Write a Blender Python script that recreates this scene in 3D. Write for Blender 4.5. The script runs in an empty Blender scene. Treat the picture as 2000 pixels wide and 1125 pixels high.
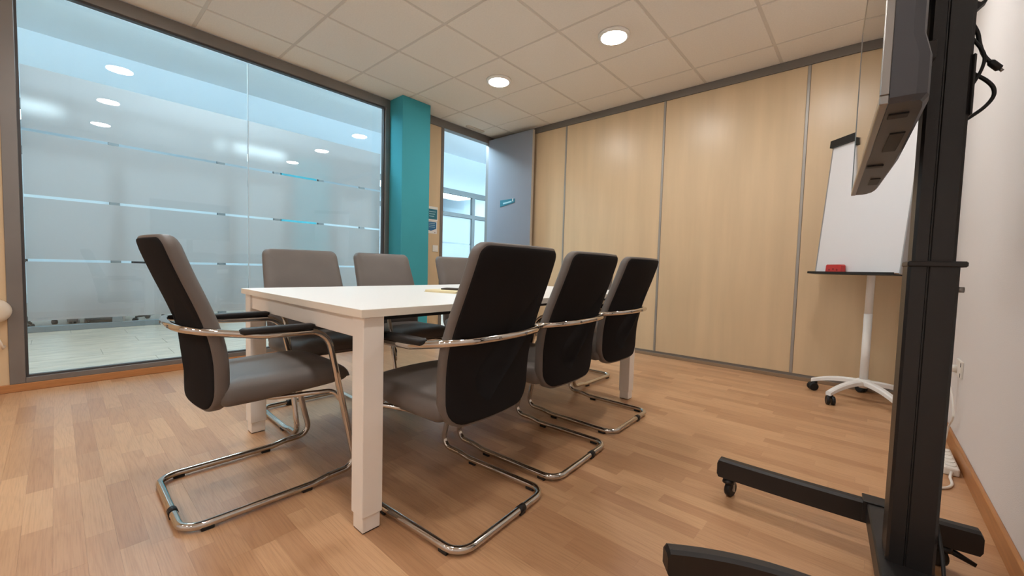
import bpy, bmesh, math, random
from mathutils import Vector, Matrix

# ------------------------------------------------------------------ camera
sc = bpy.context.scene
COL = sc.collection
CAM_P = Vector((4.0101, -4.1010, 0.8765))
CAM_F, PITCH, ROLL, YAW = 788.23, math.radians(-2.951), math.radians(1.577), math.radians(-41.435)
fw = Vector((math.sin(YAW)*math.cos(PITCH), math.cos(YAW)*math.cos(PITCH), math.sin(PITCH)))
r0 = Vector((math.cos(YAW), -math.sin(YAW), 0)); u0 = r0.cross(fw)
rt = r0*math.cos(ROLL) + u0*math.sin(ROLL); up = u0*math.cos(ROLL) - r0*math.sin(ROLL)
cd = bpy.data.cameras.new('camera'); cam = bpy.data.objects.new('camera', cd); COL.objects.link(cam)
cd.sensor_width = 36.0; cd.lens = CAM_F*36.0/2000.0; cd.clip_start = 0.02; cd.clip_end = 100
M = Matrix(((rt.x, up.x, -fw.x, CAM_P.x), (rt.y, up.y, -fw.y, CAM_P.y), (rt.z, up.z, -fw.z, CAM_P.z), (0, 0, 0, 1)))
cam.matrix_world = M
sc.camera = cam

# ------------------------------------------------------------------ world, exposure, lamp strengths
w = bpy.data.worlds.new('world'); sc.world = w; w.use_nodes = True
w.node_tree.nodes['Background'].inputs[0].default_value = (0.75, 0.85, 1, 1)
w.node_tree.nodes['Background'].inputs[1].default_value = 0.02
sc.view_settings.view_transform = 'Standard'; sc.view_settings.look = 'None'
sc.view_settings.gamma = 1.0; sc.view_settings.use_curve_mapping = False
sc.view_settings.exposure = 0.0
sc.cycles.use_denoising = True
sc.cycles.max_bounces = 8; sc.cycles.diffuse_bounces = 5; sc.cycles.glossy_bounces = 4
sc.cycles.use_adaptive_sampling = True; sc.cycles.adaptive_threshold = 0.02
sc.cycles.transmission_bounces = 6; sc.cycles.transparent_max_bounces = 16
sc.cycles.sample_clamp_indirect = 8.0
ROOM_LAMP = (1.0, 0.985, 0.965); ROOM_POWER = 138.0
CORR_LAMP = (0.58, 0.84, 1.0); CORR_POWER = 35.0
FAR_POWER = 9.0

H = 2.655            # room ceiling
HC = 3.29            # corridor ceiling
W = 4.385            # right wall
YB = -7.0            # wall behind the camera
XF = -2.93           # far side of the corridor
R = random.Random(7)

# ------------------------------------------------------------------ helpers
def s2l(c):
    return tuple(((v/255)/12.92 if v/255 <= 0.04045 else ((v/255+0.055)/1.055)**2.4) for v in c)

def mat(name, rgb, rough=0.5, metal=0.0, spec=0.5, bump=None, var=None, stretch=None, coat=0.0):
    """rgb in sRGB 0-255. var=(scale, amount) tonal noise, bump=(scale, strength), stretch = xyz scaling of object coords"""
    m = bpy.data.materials.new(name); m.use_nodes = True
    nt = m.node_tree; b = nt.nodes['Principled BSDF']
    c = s2l(rgb)
    b.inputs['Base Color'].default_value = (*c, 1); b.inputs['Roughness'].default_value = rough
    b.inputs['Metallic'].default_value = metal; b.inputs['Specular IOR Level'].default_value = spec
    b.inputs['Coat Weight'].default_value = coat
    if var or bump:
        tc = nt.nodes.new('ShaderNodeTexCoord'); mp = nt.nodes.new('ShaderNodeMapping')
        nt.links.new(tc.outputs['Object'], mp.inputs[0])
        if stretch: mp.inputs['Scale'].default_value = stretch
    if var:
        n = nt.nodes.new('ShaderNodeTexNoise'); n.inputs['Scale'].default_value = var[0]; n.inputs['Detail'].default_value = 5
        nt.links.new(mp.outputs[0], n.inputs[0])
        r = nt.nodes.new('ShaderNodeValToRGB')
        k = var[1]
        r.color_ramp.elements[0].position = 0.3; r.color_ramp.elements[1].position = 0.7
        r.color_ramp.elements[0].color = (*[v*(1-k) for v in c], 1); r.color_ramp.elements[1].color = (*[min(1, v*(1+k)) for v in c], 1)
        nt.links.new(n.outputs[0], r.inputs[0]); nt.links.new(r.outputs[0], b.inputs['Base Color'])
    if bump:
        n2 = nt.nodes.new('ShaderNodeTexNoise'); n2.inputs['Scale'].default_value = bump[0]; n2.inputs['Detail'].default_value = 3
        nt.links.new(mp.outputs[0], n2.inputs[0])
        bp = nt.nodes.new('ShaderNodeBump'); bp.inputs['Strength'].default_value = bump[1]; bp.inputs['Distance'].default_value = 0.002
        nt.links.new(n2.outputs[0], bp.inputs['Height']); nt.links.new(bp.outputs[0], b.inputs['Normal'])
    return m

def emis(name, rgb, power):
    m = bpy.data.materials.new(name); m.use_nodes = True; nt = m.node_tree; nt.nodes.clear()
    e = nt.nodes.new('ShaderNodeEmission'); o = nt.nodes.new('ShaderNodeOutputMaterial')
    e.inputs[0].default_value = (*rgb, 1); e.inputs[1].default_value = power
    nt.links.new(e.outputs[0], o.inputs[0]); return m

def bm_new(): return bmesh.new()

def box(bm, x0, x1, y0, y1, z0, z1, bev=0.0, seg=1):
    g = bmesh.ops.create_cube(bm, size=1.0)
    vs = g['verts']
    for v in vs:
        v.co = Vector(((x0+x1)/2 + v.co.x*(x1-x0), (y0+y1)/2 + v.co.y*(y1-y0), (z0+z1)/2 + v.co.z*(z1-z0)))
    if bev > 0:
        es = list({e for v in vs for e in v.link_edges})
        bmesh.ops.bevel(bm, geom=es, offset=bev, segments=seg, affect='EDGES', profile=0.5)
    return bm

def prism(bm, pts, z0, z1, axis='z'):
    """extrude polygon pts (a,b) along an axis; axis 'z': (a,b,z); 'y': (a,y,b); 'x': (x,a,b)"""
    def P(a, b, c):
        return {'z': (a, b, c), 'y': (a, c, b), 'x': (c, a, b)}[axis]
    lo = [bm.verts.new(P(a, b, z0)) for a, b in pts]; hi = [bm.verts.new(P(a, b, z1)) for a, b in pts]
    n = len(pts)
    for i in range(n):
        bm.faces.new((lo[i], lo[(i+1) % n], hi[(i+1) % n], hi[i]))
    bm.faces.new(lo[::-1]); bm.faces.new(hi)
    bmesh.ops.recalc_face_normals(bm, faces=bm.faces)
    return bm

def fillet(pts, rad, closed=False, seg=7):
    """round the corners of a polyline; rad is one number or one per point"""
    pts = [Vector(p) for p in pts]; n = len(pts); out = []
    for i, p in enumerate(pts):
        r = rad[i] if isinstance(rad, (list, tuple)) else rad
        if (not closed and i in (0, n-1)) or r <= 0:
            out.append(p.copy()); continue
        a = pts[i-1]; b = pts[(i+1) % n]
        da = (a-p); db = (b-p); la, lb = da.length, db.length; da.normalize(); db.normalize()
        ang = da.angle(db)
        if ang > math.pi-0.02: out.append(p.copy()); continue
        t = min(r/math.tan(ang/2), la*0.49, lb*0.49); rr = t*math.tan(ang/2)
        c = p + (da+db).normalized()*(rr/math.sin(ang/2))
        s = p+da*t; e = p+db*t
        vs = (s-c); ve = (e-c); tot = vs.angle(ve); ax = vs.cross(ve).normalized()
        for k in range(seg+1):
            out.append(c + Matrix.Rotation(tot*k/seg, 3, ax) @ vs)
    return out

def tube(bm, pts, rad, closed=False, n=12):
    pts = [Vector(p) for p in pts]; m = len(pts)
    tan = []
    for i in range(m):
        a = pts[i-1] if (i > 0 or closed) else pts[i]; b = pts[(i+1) % m] if (i < m-1 or closed) else pts[i]
        tan.append((b-a).normalized())
    t0 = tan[0]; ref = Vector((0, 0, 1)) if abs(t0.z) < 0.9 else Vector((1, 0, 0))
    nor = t0.cross(ref).normalized(); frames = []
    for i in range(m):
        if i > 0:
            q = tan[i-1].rotation_difference(tan[i]); nor = (q @ nor)
            nor = (nor - tan[i]*nor.dot(tan[i])).normalized()
        frames.append((nor.copy(), tan[i].cross(nor).normalized()))
    twist = 0.0
    if closed:
        q = tan[-1].rotation_difference(tan[0]); n2 = q @ frames[-1][0]
        a0, b0 = frames[0]; twist = math.atan2(n2.dot(b0), n2.dot(a0))
    rings = []
    for i in range(m):
        a, b = frames[i]; tw = -twist*i/m if closed else 0
        r = rad[i] if isinstance(rad, (list, tuple)) else rad
        rings.append([bm.verts.new(pts[i] + (a*math.cos(2*math.pi*k/n+tw) + b*math.sin(2*math.pi*k/n+tw))*r) for k in range(n)])
    for i in range(m if closed else m-1):
        A = rings[i]; B = rings[(i+1) % m]
        for k in range(n):
            f = bm.faces.new((A[k], A[(k+1) % n], B[(k+1) % n], B[k])); f.smooth = True
    if not closed:
        bm.faces.new(rings[0][::-1]); bm.faces.new(rings[-1])
    return bm

def lathe(bm, prof, n=24, c=(0, 0, 0), axis='z'):
    """prof = [(radius, height)...]"""
    rings = []
    for r, h in prof:
        ring = []
        for k in range(n):
            a = 2*math.pi*k/n
            p = {'z': (r*math.cos(a), r*math.sin(a), h), 'x': (h, r*math.cos(a), r*math.sin(a)), 'y': (r*math.cos(a), h, r*math.sin(a))}[axis]
            ring.append(bm.verts.new((c[0]+p[0], c[1]+p[1], c[2]+p[2])))
        rings.append(ring)
    for A, B in zip(rings, rings[1:]):
        for k in range(n):
            f = bm.faces.new((A[k], A[(k+1) % n], B[(k+1) % n], B[k])); f.smooth = True
    bm.faces.new(rings[0][::-1]); bm.faces.new(rings[-1])
    bmesh.ops.recalc_face_normals(bm, faces=bm.faces)
    return bm

def rrect(hw, z0, z1, rtop, rbot, nside=14, nc=7):
    """rounded rectangle outline in (x,z), counter-clockwise, constant point count; half width may be a function of z"""
    pts = []
    def line(p, q, k):
        for i in range(1, k): pts.append((p[0]+(q[0]-p[0])*i/k, p[1]+(q[1]-p[1])*i/k))
    def arc(cx, cz, r, a0):
        for i in range(nc+1):
            a = a0+math.pi/2*i/nc; pts.append((cx+r*math.cos(a), cz+r*math.sin(a)))
    arc(hw-rbot, z0+rbot, rbot, -math.pi/2); line((hw, z0+rbot), (hw, z1-rtop), nside)
    arc(hw-rtop, z1-rtop, rtop, 0); line((hw-rtop, z1), (-hw+rtop, z1), 8)
    arc(-hw+rtop, z1-rtop, rtop, math.pi/2); line((-hw, z1-rtop), (-hw, z0+rbot), nside)
    arc(-hw+rbot, z0+rbot, rbot, math.pi); line((-hw+rbot, z0), (hw-rbot, z0), 8)
    return pts

def ring_solid(bm, rings, fn):
    """rings = lists of (x,z,depth); fn maps to 3-D; capped at both ends"""
    R_ = [[bm.verts.new(fn(*p)) for p in r] for r in rings]
    n = len(R_[0])
    for A, B in zip(R_, R_[1:]):
        for k in range(n):
            f = bm.faces.new((A[k], A[(k+1) % n], B[(k+1) % n], B[k])); f.smooth = True
    for r in (R_[0], R_[-1]):
        f = bm.faces.new(r); f.smooth = True
    bmesh.ops.recalc_face_normals(bm, faces=bm.faces)
    return bm

def obj(name, bm, m, parent=None, label=None, category=None, group=None, kind=None, smooth=None):
    if smooth: 
        for f in bm.faces: f.smooth = True
    me = bpy.data.meshes.new(name); bm.to_mesh(me); bm.free()
    if m: me.materials.append(m)
    o = bpy.data.objects.new(name, me); COL.objects.link(o)
    if parent: o.parent = parent
    tag(o, label, category, group, kind)
    return o

def tag(o, label=None, category=None, group=None, kind=None):
    if label: o['label'] = label
    if category: o['category'] = category
    if group: o['group'] = group
    if kind: o['kind'] = kind

def thing(name, loc, rz, label, category, group=None):
    o = bpy.data.objects.new(name, None); COL.objects.link(o); o.location = loc; o.rotation_euler = (0, 0, rz)
    o.empty_display_size = 0.1
    tag(o, label, category, group); return o

def struct(name, bm, m, **k): return obj(name, bm, m, kind='structure', **k)

def copy_tree(o, parent=None):
    c = o.copy(); COL.objects.link(c)
    if parent: c.parent = parent
    for ch in list(o.children): copy_tree(ch, c)
    return c

# ------------------------------------------------------------------ materials
M_frame = mat('anodised_frame_grey', (130, 126, 123), 0.4, 0.55, 0.5, var=(3, 0.06))
M_joint = mat('partition_joint_grey', (158, 153, 146), 0.4, 0.4)
M_rail = mat('partition_rail_grey', (124, 119, 113), 0.45, 0.5)
M_panel = mat('maple_panel', (208, 182, 146), 0.33, 0, 0.5, var=(1.6, 0.07), stretch=(5, 5, 0.45), bump=(120, 0.03))
M_white_wall = mat('white_wall_plaster', (224, 220, 218), 0.85, 0, 0.3, bump=(260, 0.35))
M_ceil = mat('ceiling_tile_mineral', (236, 228, 217), 0.9, 0, 0.2, bump=(420, 0.4), var=(90, 0.03))
M_grid = mat('ceiling_grid', (214, 205, 193), 0.7)
M_teal = mat('teal_paint', (62, 154, 166), 0.75, 0, 0.3, bump=(160, 0.25), var=(2, 0.04))
M_base = mat('oak_baseboard', (176, 120, 72), 0.4, var=(6, 0.12), stretch=(1, 1, 12))
M_door = mat('grey_door_laminate', (130, 133, 142), 0.45, 0, 0.5, var=(1.3, 0.05))
M_corr_wall = mat('corridor_wall_paint', (222, 230, 236), 0.85)
M_table = mat('white_laminate', (230, 229, 225), 0.42, 0, 0.4)
M_edge = mat('white_edge_band', (236, 226, 210), 0.5)
M_tleg = mat('white_powder_coat', (242, 236, 227), 0.45)
M_dark = mat('dark_steel', (40, 38, 37), 0.5, 0.2)
M_leather = mat('taupe_leatherette', (103, 96, 91), 0.5, 0, 0.4, bump=(300, 0.12), var=(8, 0.05))
M_mesh = mat('black_back_fabric', (36, 34, 34), 0.95, 0, 0.1, bump=(700, 0.5))
M_chrome = mat('chrome', (205, 200, 194), 0.09, 1.0)
M_rubber = mat('black_plastic', (24, 23, 23), 0.5, 0, 0.4)
M_black = mat('black_powder_coat', (26, 23, 22), 0.42, 0, 0.5, bump=(500, 0.15))
M_screen = mat('glossy_screen', (10, 10, 11), 0.03, 0, 0.6)
M_fork = mat('castor_fork_grey', (196, 192, 186), 0.4, 0.2)
M_silver = mat('brushed_bezel', (150, 146, 142), 0.28, 1.0)
M_tvback = mat('charcoal_tv_plastic', (58, 58, 62), 0.38, 0, 0.5, bump=(400, 0.1))
M_board = mat('whiteboard_enamel', (222, 222, 224), 0.22, 0, 0.5)
M_boardside = mat('aluminium_side', (168, 165, 164), 0.4, 0.6)
M_fwhite = mat('flipchart_white_metal', (228, 226, 222), 0.35)
M_red = mat('red_felt_plastic', (188, 52, 50), 0.5)
M_darkred = mat('dark_red_mark', (120, 28, 30), 0.6)
M_white = mat('white_plastic', (230, 226, 218), 0.4)
M_cream = mat('cream_paper', (222, 210, 172), 0.8)
M_cover = mat('dark_brown_cover', (44, 36, 24), 0.5)
M_plac = mat('teal_print', (40, 110, 126), 0.5)
M_placblue = mat('blue_print', (44, 104, 148), 0.5)
M_paper = mat('white_paper', (226, 224, 218), 0.7)
M_lightteal = mat('pale_teal_print', (156, 196, 204), 0.4)
M_ctile = mat('grey_stone_plank', (166, 143, 122), 0.32, 0, 0.5, var=(4.5, 0.22), stretch=(3, 1, 1))
M_cgrout = mat('grout', (120, 118, 112), 0.9)
M_office_floor = mat('office_floor_tan', (176, 150, 130), 0.5)
M_lampring = mat('lamp_ring_white', (235, 232, 226), 0.4)
M_lamp = emis('downlight_glow', ROOM_LAMP, ROOM_POWER)
M_led = emis('corridor_fill_glow', CORR_LAMP, CORR_POWER)
M_ledfar = emis('office_panel_glow', CORR_LAMP, FAR_POWER)

def glass_mat():
    m = bpy.data.materials.new('clear_glass'); m.use_nodes = True; nt = m.node_tree; nt.nodes.clear()
    N = nt.nodes.new; L = nt.links.new
    g = N('ShaderNodeNewGeometry'); d = N('ShaderNodeVectorMath'); d.operation = 'DOT_PRODUCT'
    L(g.outputs['Normal'], d.inputs[0]); L(g.outputs['Incoming'], d.inputs[1])
    a = N('ShaderNodeMath'); a.operation = 'ABSOLUTE'; L(d.outputs['Value'], a.inputs[0])
    s = N('ShaderNodeMath'); s.operation = 'SUBTRACT'; s.inputs[0].default_value = 1; L(a.outputs[0], s.inputs[1])
    p = N('ShaderNodeMath'); p.operation = 'POWER'; p.inputs[1].default_value = 5; L(s.outputs[0], p.inputs[0])
    ma = N('ShaderNodeMath'); ma.operation = 'MULTIPLY_ADD'; ma.inputs[1].default_value = 0.96; ma.inputs[2].default_value = 0.035; L(p.outputs[0], ma.inputs[0])
    t = N('ShaderNodeBsdfTransparent'); t.inputs[0].default_value = (0.97, 0.985, 0.98, 1)
    gl = N('ShaderNodeBsdfGlossy'); gl.inputs['Roughness'].default_value = 0.0
    mx = N('ShaderNodeMixShader'); L(ma.outputs[0], mx.inputs[0]); L(t.outputs[0], mx.inputs[1]); L(gl.outputs[0], mx.inputs[2])
    o = N('ShaderNodeOutputMaterial'); L(mx.outputs[0], o.inputs[0]); return m
M_glass = glass_mat()

def film_mat(name, tint, mixf, rough):
    m = bpy.data.materials.new(name); m.use_nodes = True; nt = m.node_tree; nt.nodes.clear()
    N = nt.nodes.new; L = nt.links.new
    t = N('ShaderNodeBsdfTranslucent'); t.inputs[0].default_value = (*tint, 1)
    df = N('ShaderNodeBsdfDiffuse'); df.inputs[0].default_value = (0.85, 0.86, 0.87, 1)
    r = N('ShaderNodeBsdfRefraction'); r.inputs['Color'].default_value = (*tint, 1); r.inputs['Roughness'].default_value = rough; r.inputs['IOR'].default_value = 1.18
    m1 = N('ShaderNodeMixShader'); m1.inputs[0].default_value = mixf; L(r.outputs[0], m1.inputs[1]); L(t.outputs[0], m1.inputs[2])
    m2 = N('ShaderNodeMixShader'); m2.inputs[0].default_value = 0.16; L(m1.outputs[0], m2.inputs[1]); L(df.outputs[0], m2.inputs[2])
    o = N('ShaderNodeOutputMaterial'); L(m2.outputs[0], o.inputs[0]); return m
M_film = film_mat('frosted_film', (0.50, 0.455, 0.435), 0.50, 0.36)
M_filmfar = film_mat('frosted_film_far', (0.90, 0.93, 0.96), 0.9, 0.5)

def plank_mat():
    m = bpy.data.materials.new('oak_laminate'); m.use_nodes = True; nt = m.node_tree; b = nt.nodes['Principled BSDF']
    N = nt.nodes.new; L = nt.links.new
    at = N('ShaderNodeAttribute'); at.attribute_name = 'tone'
    sp = N('ShaderNodeSeparateColor'); L(at.outputs['Color'], sp.inputs[0])
    geo = N('ShaderNodeNewGeometry')
    mp = N('ShaderNodeMapping'); mp.inputs['Scale'].default_value = (0.9, 11, 1); L(geo.outputs['Position'], mp.inputs[0])
    cmb = N('ShaderNodeCombineXYZ'); mu = N('ShaderNodeMath'); mu.operation = 'MULTIPLY'; mu.inputs[1].default_value = 37
    L(sp.outputs[1], mu.inputs[0]); L(mu.outputs[0], cmb.inputs[0]); L(mu.outputs[0], cmb.inputs[1]); L(cmb.outputs[0], mp.inputs['Location'])
    # cathedral grain: contour lines of a stretched noise
    wn = N('ShaderNodeTexNoise'); wn.inputs['Scale'].default_value = 1.0; wn.inputs['Detail'].default_value = 1.0; wn.inputs['Roughness'].default_value = 0.4; L(mp.outputs[0], wn.inputs[0])
    wm = N('ShaderNodeMath'); wm.operation = 'MULTIPLY'; wm.inputs[1].default_value = 11.0; L(wn.outputs[0], wm.inputs[0])
    wv = N('ShaderNodeMath'); wv.operation = 'PINGPONG'; wv.inputs[1].default_value = 0.5; L(wm.outputs[0], wv.inputs[0])
    n2 = N('ShaderNodeTexNoise'); mp2 = N('ShaderNodeMapping'); mp2.inputs['Scale'].default_value = (9, 260, 1); L(geo.outputs['Position'], mp2.inputs[0])
    n2.inputs['Scale'].default_value = 1.0; n2.inputs['Detail'].default_value = 3; L(mp2.outputs[0], n2.inputs[0])
    r = N('ShaderNodeValToRGB'); e = r.color_ramp.elements
    e[0].color = (*s2l((182, 136, 98)), 1); e[1].color = (*s2l((206, 162, 121)), 1)
    L(sp.outputs[0], r.inputs[0])
    mul = N('ShaderNodeMix'); mul.data_type = 'RGBA'; mul.blend_type = 'MULTIPLY'; mul.inputs[0].default_value = 1
    gr = N('ShaderNodeValToRGB'); gr.color_ramp.elements[0].position = 0.0; gr.color_ramp.elements[1].position = 0.22
    gr.color_ramp.elements[0].color = (0.92, 0.895, 0.875, 1); gr.color_ramp.elements[1].color = (1, 1, 1, 1); L(wv.outputs[0], gr.inputs[0])
    mul2 = N('ShaderNodeMix'); mul2.data_type = 'RGBA'; mul2.blend_type = 'MULTIPLY'; mul2.inputs[0].default_value = 1
    g2 = N('ShaderNodeValToRGB'); g2.color_ramp.elements[0].position = 0.25; g2.color_ramp.elements[1].position = 0.55
    g2.color_ramp.elements[0].color = (0.82, 0.80, 0.78, 1); g2.color_ramp.elements[1].color = (1, 1, 1, 1); L(n2.outputs[0], g2.inputs[0])
    L(r.outputs[0], mul.inputs[6]); L(gr.outputs[0], mul.inputs[7]); L(mul.outputs[2], mul2.inputs[6]); L(g2.outputs[0], mul2.inputs[7])
    L(mul2.outputs[2], b.inputs['Base Color'])
    b.inputs['Roughness'].default_value = 0.36; b.inputs['Specular IOR Level'].default_value = 0.75
    return m
M_plank = plank_mat()

# ------------------------------------------------------------------ floor with its strips
floor = struct('floor', box(bm_new(), 0, W, YB, 0, -0.06, -0.0085), mat('floor_joint', (120, 84, 54), 0.8), label='warm oak strip floor of the meeting room')
def project(p):
    d = Vector(p)-CAM_P; z = d.dot(fw)
    if z < 0.1: return None
    return (1000+CAM_F*d.dot(rt)/z, 562.5-CAM_F*d.dot(up)/z, z)
strips = []
SW = 0.0665; y = 0.0; row = 0
while y > YB+0.01:
    y1 = max(y-SW, YB); x = -R.random()*0.4
    while x < W:
        l = R.uniform(0.27, 0.52); a, b_ = max(0, x), min(W, x+l)
        if W-b_ < 0.05: b_ = W
        if b_-a > 0.02: strips.append((a, b_, y1, y))
        x += l
        if b_ >= W: break
    y = y1; row += 1
def size_px(s):
    a, b_, y0, y1 = s; q = project(((a+b_)/2, (y0+y1)/2, 0))
    if not q or not (-60 < q[0] < 2060 and -50 < q[1] < 1180): return 0
    # strips hidden inside nothing are simply ranked by distance
    return (b_-a)*(y1-y0)/(q[2]**3)
strips.sort(key=size_px, reverse=True)
def strip_geom(bm, s, lay):
    a, b_, y0, y1 = s; g = 0.00012
    n0 = len(bm.faces)
    vs = [bm.verts.new(c) for c in ((a+g, y0+g, -.008), (b_-g, y0+g, -.008), (b_-g, y1-g, -.008), (a+g, y1-g, -.008), (a+g, y0+g, 0), (b_-g, y0+g, 0), (b_-g, y1-g, 0), (a+g, y1-g, 0))]
    t = (R.random(), R.random(), 0, 1)
    for f in ((4, 5, 6, 7), (0, 1, 5, 4), (1, 2, 6, 5), (2, 3, 7, 6), (3, 0, 4, 7), (3, 2, 1, 0)):
        fc = bm.faces.new([vs[i] for i in f])
        for lp in fc.loops: lp[lay] = t
def strip_obj(items, kind=None):
    bm = bm_new(); lay = bm.loops.layers.float_color.new('tone')
    for s in items: strip_geom(bm, s, lay)
    return obj('plank', bm, M_plank, floor, kind=kind)
for s in strips[:300]: strip_obj([s])
strip_obj(strips[300:], kind='stuff')

# ------------------------------------------------------------------ ceiling with tiles
ceiling = struct('ceiling', box(bm_new(), -0.1, W+0.1, YB-0.1, 0.1, H+0.004, H+0.05), M_grid, label='suspended grid ceiling of beige mineral tiles')
xs = [0.0]+[1.562+0.6*i for i in range(-2, 5)]+[W]; ys = [YB]+[-2.16+0.6*i for i in range(-8, 4)]+[0.0]
for i in range(len(xs)-1):
    for j in range(len(ys)-1):
        if xs[i+1]-xs[i] < 0.03 or ys[j+1]-ys[j] < 0.03: continue
        x0, x1, y0, y1 = xs[i]+.0105, xs[i+1]-.0105, ys[j]+.0105, ys[j+1]-.0105
        bm = bm_new(); box(bm, x0, x1, y0, y1, H, H+0.005)
        for v in bm.verts:
            if v.co.z < H+0.001: v.co.x += .002*(1 if v.co.x < (x0+x1)/2 else -1); v.co.y += .002*(1 if v.co.y < (y0+y1)/2 else -1)
        obj('ceiling_tile', bm, M_ceil, ceiling)

# ------------------------------------------------------------------ room walls
wall_back = struct('wall_back', box(bm_new(), -0.2, W+0.2, 0.03, 0.12, 0, H), M_rail, label='movable partition wall of maple panels with grey joints')
seams = [0.015, 1.196, 2.381, 3.557, W]
for a, b_ in zip(seams, seams[1:]):
    obj('panel', box(bm_new(), a+0.011, b_-0.011 if b_ < W else b_, 0.0, 0.03, 0.05, 2.585, 0.002), M_panel, wall_back)
for s_ in seams[1:-1]:
    bm = bm_new(); box(bm, s_-0.0105, s_+0.0105, -0.004, 0.03, 0.05, 2.585, 0.002); obj('joint_profile', bm, M_joint, wall_back)
bm = bm_new(); box(bm, 0, W, -0.012, 0.03, 2.585, H-0.0005); obj('top_rail', bm, M_rail, wall_back)
bm = bm_new(); box(bm, 0, W, -0.006, 0.03, 0.03, 0.05); obj('bottom_rail', bm, M_rail, wall_back)
bm = bm_new(); box(bm, 0, W, -0.012, 0.03, 0.0, 0.03, 0.002); struct('baseboard_back', bm, mat('grey_brown_skirting', (140, 116, 92), 0.5))
struct('wall_right', box(bm_new(), W, W+0.12, YB, 0.03, 0, H), M_white_wall, label='white plastered wall behind the television stand')
struct('baseboard_right', box(bm_new(), W-0.014, W, YB, -0.012, 0, 0.08, 0.003), M_base)
struct('wall_rear', box(bm_new(), -0.12, W+0.12, YB-0.12, YB, 0, H), M_white_wall)

# glazed wall: bulkhead + wood panels
wall_left = struct('wall_left', box(bm_new(), -0.10, 0.0, YB-0.12, 0.12, H, HC), M_corr_wall, label='glazed partition wall with maple infill panels')
obj('panel', box(bm_new(), -0.08, -0.004, YB, -4.306, 0.0, 2.585), M_panel, wall_left)
obj('panel', box(bm_new(), -0.08, -0.008, -1.30, -0.935, 0.05, 2.565), M_panel, wall_left)
obj('top_rail', box(bm_new(), -0.09, 0.0, YB, -4.306, 2.585, H-0.0005), M_frame, wall_left)

win = struct('window_1', box(bm_new(), -0.085, 0.004, -4.306, -4.240, 0.05, 2.565, 0.002), M_frame, label='large internal window with frosted banded film and grey frame')
bm = bm_new(); box(bm, -0.085, 0.004, -4.306, -1.645, 2.565, H-0.0005, 0.002); obj('window_header', bm, M_frame, win)
bm = bm_new(); box(bm, -0.085, 0.004, -1.700, -1.645, 0.05, 2.565, 0.002); obj('window_jamb', bm, M_frame, win)
bm = bm_new(); box(bm, -0.085, 0.004, -4.240, -1.700, 0.05, 0.085, 0.002); obj('window_sill', bm, M_frame, win)
# thin glazing bead around the opening
for k, (y0, y1, z0, z1) in enumerate(((-4.24, -4.228, .085, 2.565), (-1.712, -1.70, .085, 2.565), (-4.228, -1.712, .085, .097), (-4.228, -1.712, 2.553, 2.565))):
    obj('glazing_bead', box(bm_new(), -0.05, -0.012, y0, y1, z0, z1), mat('bead_dark_%d' % k, (78, 76, 76), 0.45, 0.3), win)
GX = -0.075
for (y0, y1) in ((-4.228, -2.978), (-2.974, -1.712)):
    p = obj('pane', box(bm_new(), GX, GX+0.008, y0, y1, 0.097, 2.553), M_glass, win)
    for (z0, z1) in ((0.438, 0.828), (0.845, 1.243), (1.261, 1.663), (1.681, 2.075)):
        bm = bm_new(); q = [bm.verts.new(c) for c in ((GX-0.001, y0+.002, z0), (GX-0.001, y1-.002, z0), (GX-0.001, y1-.002, z1), (GX-0.001, y0+.002, z1))]; bm.faces.new(q)
        obj('frosted_band', bm, M_film, p)
obj('pane_joint', box(bm_new(), GX-0.002, GX+0.010, -2.9785, -2.9735, 0.097, 2.553), mat('clear_silicone', (196, 208, 214), 0.3), win)
struct('baseboard_left', box(bm_new(), -0.05, 0.010, YB, -1.645, 0, 0.05, 0.003), M_base)
struct('baseboard_door_side', box(bm_new(), -0.05, 0.006, -1.29, -0.935, 0, 0.05, 0.003), M_base)
struct('column', box(bm_new(), -0.10, 0.240, -1.645, -1.285, 0, H-0.0005, 0.004), M_teal, label='teal painted square column beside the glazed wall')

# door frame and open leaf
door = struct('door_1', box(bm_new(), -0.085, 0.004, -0.935, -0.895, 0, 2.56, 0.002), M_frame, label='grey full-height door standing open against the maple partition')
bm = bm_new(); box(bm, -0.085, 0.004, -0.085, -0.010, 0, 2.56, 0.002); obj('door_jamb', bm, M_frame, door)
bm = bm_new(); box(bm, -0.085, 0.004, -1.285, -0.010, 2.56, H-0.0005, 0.002); obj('door_header', bm, M_frame, door)
leaf = obj('door_leaf', box(bm_new(), 0.006, 0.775, -0.125, -0.085, 0.012, 2.600, 0.002), M_door, door)
obj('edge_strip', box(bm_new(), 0.775, 0.779, -0.124, -0.086, 0.012, 2.600), mat('door_edge_beige', (176, 166, 152), 0.5), leaf)
for zz in (0.25, 1.25, 2.3):
    obj('hinge', lathe(bm_new(), [(0.008, -0.05), (0.008, 0.05)], 10, (0.006, -0.080, zz)), M_chrome, leaf)
bm = bm_new(); box(bm, 0.690, 0.72, -0.135, -0.125, 0.96, 1.14, 0.003); hp = obj('handle_plate', bm, M_silver, leaf)
bm = bm_new(); tube(bm, fillet([(0.705, -0.13, 1.06), (0.705, -0.18, 1.06), (0.59, -0.18, 1.06)], 0.02), 0.009); obj('lever', bm, M_silver, hp)
sg = thing('door_sign', (0.25, -0.126, 1.72), 0, 'small teal sign with a pale stripe on the open grey door', 'sign')
bm = bm_new(); prism(bm, [(0.0, -0.045), (0.0, 0.045), (0.257, 0.049), (0.257, 0.0)], -0.004, 0.0, 'y'); obj('sign_plate', bm, M_plac, sg)
bm = bm_new(); prism(bm, [(0.055, -0.012), (0.055, 0.008), (0.205, 0.024), (0.205, 0.006)], -0.0055, -0.004, 'y'); obj('stripe', bm, M_lightteal, sg)
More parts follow.
